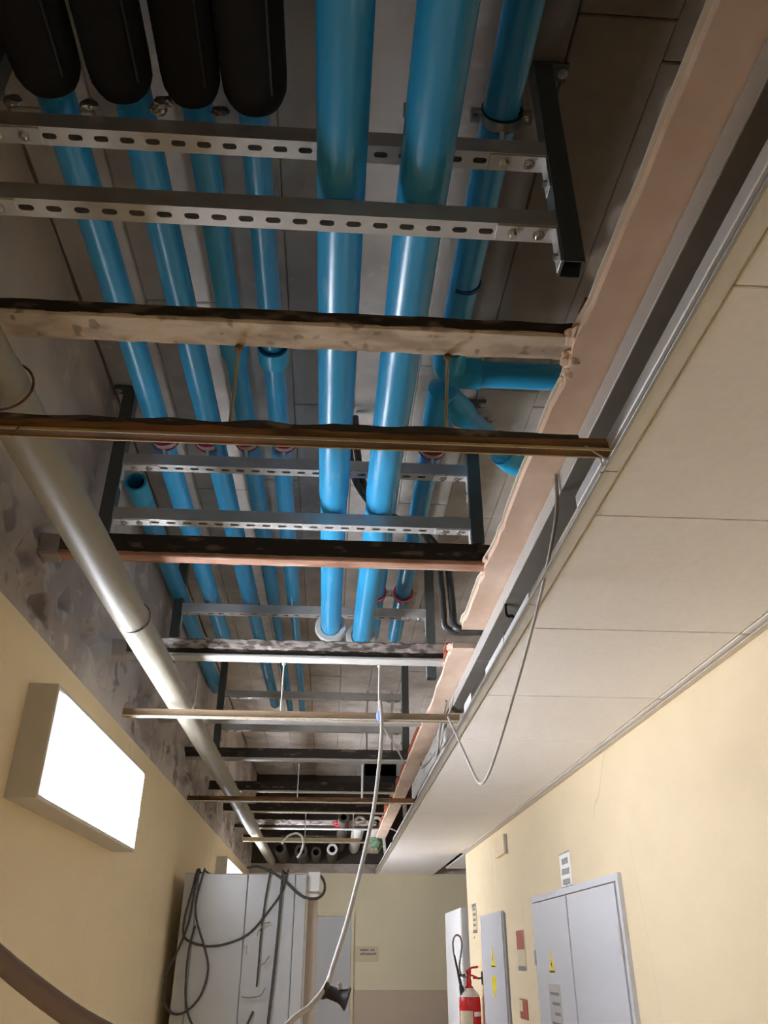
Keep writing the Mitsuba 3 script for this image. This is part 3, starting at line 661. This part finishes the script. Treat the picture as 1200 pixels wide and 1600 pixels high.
cable('wire_hook', 'white wire hook hanging over the short pale rail', [(-.354, 6.285, .728), (-.33, 6.285, .765), (-.302, 6.285, .788), (-.25, 6.285, .802), (-.208, 6.285, .775), (-.198, 6.285, .73), (-.215, 6.285, .67), (-.236, 6.285, .635)], .008, 'm_white', 'hook')

# ------------------------------------------------------------------ grey cabinet on the left with cables, post and box
k = thing('metal_cabinet', 'tall grey metal cabinet at the end of the left wall', 'cabinet')
CX0, CX1, CY, CZ = -.735, -.117, 4.50, .380
obj('body', bx(CX0, CX1, CY + .018, CY + 1.15, -1.65, CZ, .004), 'm_cabinet', k)
for a, b in ((CX0, CX0 + .066), (CX0 + .069, CX0 + .318), (CX0 + .321, CX0 + .560), (CX0 + .563, CX1)):
    kk = obj('panel' if b - a < .1 else 'door', bx(a, b, CY, CY + .017, -1.60, CZ - .003, .003), 'm_cabinet', k)
obj('plinth', bx(CX0 + .02, CX1 - .02, CY + .01, CY + 1.14, -1.65, -1.60), 'm_ink', k)
k2 = obj('lock', [bx(-.405, -.393, CY - .012, CY, .020, .055, .003)], 'm_shiny', k)
cy = CY - .012
def at_cab(L, y=cy):
    out = []
    for u, v in L:
        X, Y = 240 + .3 * u, 1300 + .3 * v
        dd = fw * F + (X - 600) * rt - (Y - 800) * up
        out.append(tuple(dd * (y / dd[1])))
    return out
# cables drape over the cabinet front: each is a path on the plane of the doors
CAB = [
 ('dark cable looped in a wide bow across the cabinet doors', [(-.676, .395), (-.690, .30), (-.712, .17), (-.698, .085), (-.60, .052), (-.50, .060), (-.39, .105), (-.30, .205), (-.235, .30), (-.215, .395)], .0060),
 ('dark cable hanging in a narrow loop at the left of the cabinet', [(-.640, .395), (-.664, .25), (-.650, .16), (-.600, .045), (-.572, -.05), (-.595, -.155), (-.655, -.22), (-.72, -.228), (-.765, -.175), (-.768, -.075), (-.722, .045), (-.690, .15), (-.680, .26), (-.668, .395)], .0060),
 ('dark cable hanging to the lowest bow on the cabinet', [(-.655, .14), (-.672, .045), (-.672, -.10), (-.650, -.22), (-.592, -.30), (-.49, -.345), (-.395, -.32), (-.340, -.22)], .0060),
 ('straight dark cable hanging down the right door of the cabinet', [(-.302, .395), (-.318, .26), (-.328, .12), (-.330, -.02), (-.332, -.12)], .0052),
 ('thick dark cable hanging straight down right of the door handle', [(-.238, .400), (-.240, .32), (-.245, .12), (-.256, -.10), (-.272, -.38), (-.278, -.8)], .0075)]
for i, (txt, P, r) in enumerate(CAB):
    Q = [(x, cy - .004 * i, min(z, .386)) for x, z in P]
    if P[0][1] > .39: Q = [(P[0][0] + .01, 4.62, .386), (P[0][0], 4.53, .391)] + Q
    if P[-1][1] > .39: Q = Q + [(P[-1][0], 4.53, .391), (P[-1][0] - .01, 4.62, .386)]
    cable('cabinet_cable', txt, Q, r * .86, 'm_cabcable')
cable('cabinet_cable', 'dark cable slung from the cabinet top round the white box', [(-.42, 4.49, .405), (-.37, 4.46, .408), (-.30, 4.45, .385), (-.23, 4.45, .345), (-.14, 4.45, .275), (-.07, 4.46, .262), (-.03, 4.50, .285), (-.022, 4.55, .33), (-.04, 4.58, .37), (-.062, 4.60, .385)], .0068, 'm_cabcable')
for i, P in enumerate(([(-.285, .155), (-.31, .148), (-.34, .115), (-.345, .095)], [(-.28, .01), (-.30, -.02), (-.315, -.03)], [(-.29, -.125), (-.31, -.155), (-.36, -.165), (-.40, -.16)])):
    cable('tie_string', ('pale string tied on the cabinet cables, top one', 'pale string tied on the cabinet cables, middle one', 'pale string tied on the cabinet cables, lowest one')[i], [(x, cy - .03, z) for x, z in P], .0030, 'm_pvc', 'string')
k = thing('wall_post', 'beige boxed post standing right of the grey cabinet', 'post')
obj('shaft', bx(-.108, -.055, 4.62, 4.68, -1.65, .268, .003), 'm_beige_post', k)
k = thing('junction_box', 'white junction box on top of the beige post', 'box')
obj('box', bx(-.112, -.048, 4.56, 4.66, .300, .395, .004), 'm_white', k)
obj('lid', bx(-.108, -.052, 4.556, 4.60, .266, .290, .003), 'm_housing_light', k)
obj('pin', tube([(-.06, 4.60, .294), (-.030, 4.60, .294)], .004, 8), 'm_shiny', k)

# thick hose in the lower left corner
cable('thick_hose', 'thick dark brown hose crossing the lower left corner', [(WL + .01, 1.2, .30), (-.60, 1.2, .125), (-.50, 1.2, .052), (-.421, 1.2, -.001), (-.365, 1.2, -.036), (-.311, 1.2, -.066), (-.262, 1.2, -.088), (-.18, 1.2, -.125), (-.08, 1.22, -.22), (-.02, 1.25, -.5), (0, 1.3, -1.2), (.02, 1.35, -1.64)], .0138, 'm_grey_hose', 'hose', 16)

# ------------------------------------------------------------------ end wall: door and sign
k = thing('end_door', 'narrow grey door in the end wall behind the cabinet', 'door')
obj('leaf', bx(-.30, .232, YF - .025, YF - .001, -1.65, .365, .004), 'm_cabinet', k)
obj('frame', [bx(.232, .262, YF - .03, YF - .001, -1.65, .395, .003), bx(-.33, .262, YF - .03, YF - .001, .366, .395, .003)], 'm_far', k)
k = thing('end_wall_sign', 'small pale sign with two grey lines on the end wall', 'sign')
obj('plate', bx(.280, .506, YF - .006, YF - .0005, -.030, .105, .001), 'm_sign_pale', k)
def bars(x0, z, n, w, h, y):
    return [bx(x0 + i * w * 1.35, x0 + i * w * 1.35 + w, y - .002, y, z, z + h * (1 if i % 3 else .85)) for i in range(n)]
for b in bars(.325, .062, 4, .016, .020, YF - .006) + bars(.427, .062, 2, .016, .020, YF - .006) + bars(.325, .028, 8, .015, .020, YF - .006): obj('letter', b, 'm_grey_ink', k)

# ------------------------------------------------------------------ right wall
def rz(y0, y1, z0, z1): return sbox(y0, z0, y1, z1)
k = thing('double_door', 'light grey double cupboard door in the right wall', 'door')
obj('frame', [wall_plate(rz(3.215, 4.665, -1.65, .285).difference(rz(3.245, 4.635, -1.66, .258)), WR - .0005, .016)], 'm_door', k)
lk = obj('leaf', wall_plate(rz(3.257, 3.938, -1.63, .252), WR - .0005, .020), 'm_door', k)
lk2 = obj('leaf', wall_plate(rz(3.962, 4.630, -1.63, .252), WR - .0005, .020), 'm_door', k)
obj('seam', wall_plate(rz(3.938, 3.962, -1.63, .255), WR - .0005, .010), 'm_door_groove', k)
obj('seam', wall_plate(rz(3.243, 3.257, -1.63, .255), WR - .0005, .012), 'm_door_groove', k)
for z in (.10, -.9): obj('hinge', place(lathe([(0, .001), (0, .007), (.10, .007), (.10, .001)], [0, 0, 0], [0, 0, 1], 10), [1, 0, 0], [0, 1, 0], [0, 0, 1], [WR - .022, 3.25, z - .09]), 'm_trunking', k)
obj('hinge', place(lathe([(0, .001), (0, .007), (.07, .007), (.07, .001)], [0, 0, 0], [0, 0, 1], 10), [1, 0, 0], [0, 1, 0], [0, 0, 1], [WR - .022, 4.64, -.03]), 'm_trunking', k)
def triangle(parent, yc, zb, w, h, x):
    t = Polygon([(yc - w / 2, zb), (yc + w / 2, zb), (yc, zb + h)])
    s = obj('warning_sticker', wall_plate(t, x, .0012), 'm_yellow', parent); label(s, 'yellow triangular warning sticker')
    c = zb + h * .36
    b = Polygon([(yc + .006, c + h * .26), (yc - .012, c - h * .02), (yc - .001, c - h * .02), (yc - .008, c - h * .24), (yc + .013, c + h * .06), (yc + .002, c + h * .06)])
    obj('lightning_bolt', wall_plate(b, x - .0012, .0008), 'm_ink', s)
    obj('sticker_base', wall_plate(rz(yc - w / 2 + .01, yc + w / 2 - .01, zb + .002, zb + .010), x - .0012, .0008), 'm_ink', s)
DX = WR - .0205
triangle(k, 4.32, -.060, .115, .095, DX)
pk = obj('notice', wall_plate(rz(4.20, 4.42, -.40, -.105), DX, .001), 'm_trunking', k); label(pk, 'grey printed notice')
for i in range(6): obj('text_line', wall_plate(rz(4.23, 4.39 - .03 * (i % 3), -.15 - .04 * i, -.138 - .04 * i), DX - .001, .0006), 'm_grey_ink', pk)
k = thing('wall_sign', 'upright white sign with three grey lines above the double door', 'sign')
obj('plate', wall_plate(rz(3.880, 4.060, .290, .432), WR - .0005, .004), 'm_white', k)
for i in range(3):
    z = .398 - .044 * i
    for j in range((5, 6, 6)[i]): obj('letter', wall_plate(rz(3.905 + j * .022 + .01 * (i == 0), 3.920 + j * .022 + .01 * (i == 0), z - .014, z + .012), WR - .0045, .0008), 'm_trunk_dark', k)
for a in (.289, .430): obj('edge', wall_plate(rz(3.880, 4.060, a, a + .003), WR - .0005, .006), 'm_door_groove', k)

k = thing('narrow_door', 'narrow light grey cupboard door with two yellow stickers', 'door')
obj('leaf', wall_plate(rz(5.50, 6.27, -1.63, .262), WR - .0005, .020), 'm_door', k)
obj('edge', wall_plate(rz(5.465, 5.50, -1.63, .25), WR - .0005, .012), 'm_door_groove', k)
triangle(k, 5.86, -.050, .15, .125, DX)
s = obj('round_sticker', wall_plate(Polygon([(5.79, -.10), (5.94, -.10), (5.93, -.17), (5.865, -.22), (5.80, -.17)]), DX, .0012), 'm_yellow', k); label(s, 'yellow shield shaped sticker')

k = thing('wall_plate', 'red and beige upright sign between the two cupboard doors', 'sign')
obj('plate', wall_plate(rz(4.965, 5.165, -.060, .142), WR - .0005, .004), 'm_sign_pale', k)
kk = obj('red_field', wall_plate(rz(4.97, 5.16, .045, .140), WR - .0045, .001), 'm_sign_red', k); label(kk, 'red upper half')
kk = obj('foot_line', wall_plate(rz(4.97, 5.16, -.058, -.036), WR - .0045, .001), 'm_grey_ink', k)
k = thing('wall_plate', 'small red sign low on the right wall between the doors', 'sign')
obj('plate', wall_plate(rz(5.01, 5.20, -.290, -.195), WR - .0005, .004), 'm_sign_red', k)
kk = obj('pale_corner', wall_plate(rz(5.12, 5.195, -.255, -.20), WR - .0045, .001), 'm_sign_pale', k)
k = thing('wall_plate', 'narrow dark and pale sign by the wall corner above the extinguisher', 'sign')
obj('plate', wall_plate(rz(6.53, 6.70, .165, .360), WR - .0005, .004), 'm_sign_pale', k)
for a, b in ((.335, .360), (.165, .185)): obj('dark_band', wall_plate(rz(6.53, 6.70, a, b), WR - .0045, .001), 'm_grey_ink', k)
for i in range(4): obj('pictogram', wall_plate(rz(6.555, 6.675, .315 - .035 * i, .330 - .035 * i), WR - .0045, .0012), 'm_grey_ink', k)
k = thing('wall_box', 'small cream box high on the right wall below the tiles', 'box')
obj('cover', wall_plate(rz(5.27, 5.56, .570, .682), WR - .0005, .020), 'm_cream', k)
obj('edge', wall_plate(rz(5.255, 5.2695, .565, .68), WR - .0005, .016), 'm_trunking', k)
k = thing('wall_nail', 'tiny nail hole below the sign at the wall corner', 'nail')
obj('head', place(lathe([(0, .001), (0, .008), (.004, .006), (.004, .001)], [0, 0, 0], [0, 0, 1], 10), [0, 1, 0], [0, 0, 1], [-1, 0, 0], [WR, 6.68, .135]), 'm_grey_ink', k)

# white cabinet past the corner
k = thing('white_cabinet', 'tall white cabinet standing just past the corner of the right wall', 'cabinet')
obj('body', bx(1.048, 1.40, YC + .06, 7.93, -1.65, .355, .004), 'm_door', k)
obj('front', bx(1.044, 1.048, YC + .07, 7.92, -1.60, .350, .001), 'm_white', k)
# fire extinguisher hanging on the wall by the corner
k = thing('fire_extinguisher', 'red fire extinguisher with black horn hanging by the wall corner', 'fire extinguisher')
ex, ey = 1.000, 6.42
body = obj('cylinder', lathe([(-.62, .001), (-.62, .070), (-.60, .074), (-.285, .074), (-.24, .072), (-.21, .058), (-.185, .034), (-.165, .022), (-.165, .001)], [ex, ey, 0], [0, 0, 1], 40), 'm_red', k, smooth=40)
def band(z0, z1, a0, a1, m, nm, r=.0748):
    A = np.linspace(a0, a1, 20); V = []
    for z in (z0, z1):
        for rr in (r, r + .0008):
            V += [(ex + rr * math.cos(a), ey + rr * math.sin(a), z) for a in A]
    n = len(A); Fc = []
    for i in range(n - 1):
        Fc += [[n + i, n + i + 1, 3 * n + i + 1], [n + i, 3 * n + i + 1, 3 * n + i], [i, 2 * n + i, 2 * n + i + 1], [i, 2 * n + i + 1, i + 1]]
    return obj(nm, trimesh.Trimesh(np.array(V), np.array(Fc), process=False), m, body, smooth=True)
kk = band(-.60, -.312, math.radians(195), math.radians(275), 'm_sign_pale', 'label'); label(kk, 'large beige printed label')
band(-.345, -.318, math.radians(282), math.radians(335), 'm_white', 'label')
band(-.60, -.42, math.radians(282), math.radians(335), 'm_sign_pale', 'label')
kk = obj('shoulder', lathe([(-.232, .0715), (-.209, .0590), (-.186, .0352), (-.170, .0240)], [ex, ey, 0], [0, 0, 1], 40), 'm_housing', k, smooth=True); label(kk, 'pale scuffed shoulder')
obj('valve', lathe([(-.170, .001), (-.170, .016), (-.140, .020), (-.120, .014), (-.095, .014), (-.088, .020), (-.07, .020), (-.065, .001)], [ex, ey, 0], [0, 0, 1], 20), 'm_red', k, smooth=40)
obj('handle', [tube(spline([(ex - .01, ey, -.078), (ex + .02, ey - .02, -.058), (ex + .06, ey - .05, -.050)]), .007, 8), tube(spline([(ex, ey, -.10), (ex + .035, ey - .02, -.108), (ex + .065, ey - .04, -.125)]), .006, 8)], 'm_red', k, smooth=True)
obj('wall_hook', [bx(ex + .03, WR, ey - .01, ey + .01, -.125, -.115, .001), bx(WR - .006, WR, ey - .015, ey + .015, -.16, -.08, .001)], 'm_ink', k)
hz = [(ex - .016, ey, -.115), (ex - .045, ey - .01, -.108), (ex - .065, ey - .01, -.06), (ex - .052, ey - .01, .02), (ex - .040, ey - .01, .085), (ex - .052, ey - .01, .135), (ex - .082, ey - .01, .145), (ex - .104, ey - .01, .105), (ex - .104, ey - .01, .05), (ex - .098, ey - .01, .015)]
kk = obj('hose', tube(spline(hz, 8), .0062, 10), 'm_grey_ink', k, smooth=True); label(kk, 'thin grey hose in a loop')
hp = np.array([ex - .098, ey - .01, .02]); hd = np.array([.042, .0, -.20])
kk = obj('horn', tube([hp, hp + hd * .5, hp + hd * .9, hp + hd * 1.0, hp + hd * 1.35], [.0065, .008, .011, .017, .022], 16), 'm_blackrubber', k, smooth=40); label(kk, 'black discharge horn')
obj('horn_clip', tube([hp + hd * .62, hp + hd * .62 + [.045, .01, .002]], .008, 8), 'm_blackrubber', k, smooth=True)

GROUPS = {'water_pipe': 'blue water pipes above the corridor', 'pipe_insulation': 'black foam sleeves on the small pipes', 'pipe_hanger_frame': 'slotted steel pipe frames', 'ceiling_beam': 'cross beams of the opened ceiling',
          'ceiling_rail': 'rails of the removed ceiling', 'hanger_rod': 'rods holding the ceiling rails', 'old_pipe': 'cut old pipes at the far end', 'cabinet_cable': 'dark cables draped over the cabinet', 'black_cable': 'dark cables through the plaster gap',
          'foil_scrap': 'foil scraps between the foam sleeves', 'metal_offcut': 'metal offcuts on the tile edge', 'tie_string': 'strings on the cabinet cables', 'white_cable': 'white cable loops by the trunking', 'wall_plate': 'small signs on the right wall'}
for kk, d in labels.items():
    base = kk.rstrip('0123456789').rstrip('_')
    if base in GROUPS and '__' not in kk: d['group'] = GROUPS[base]
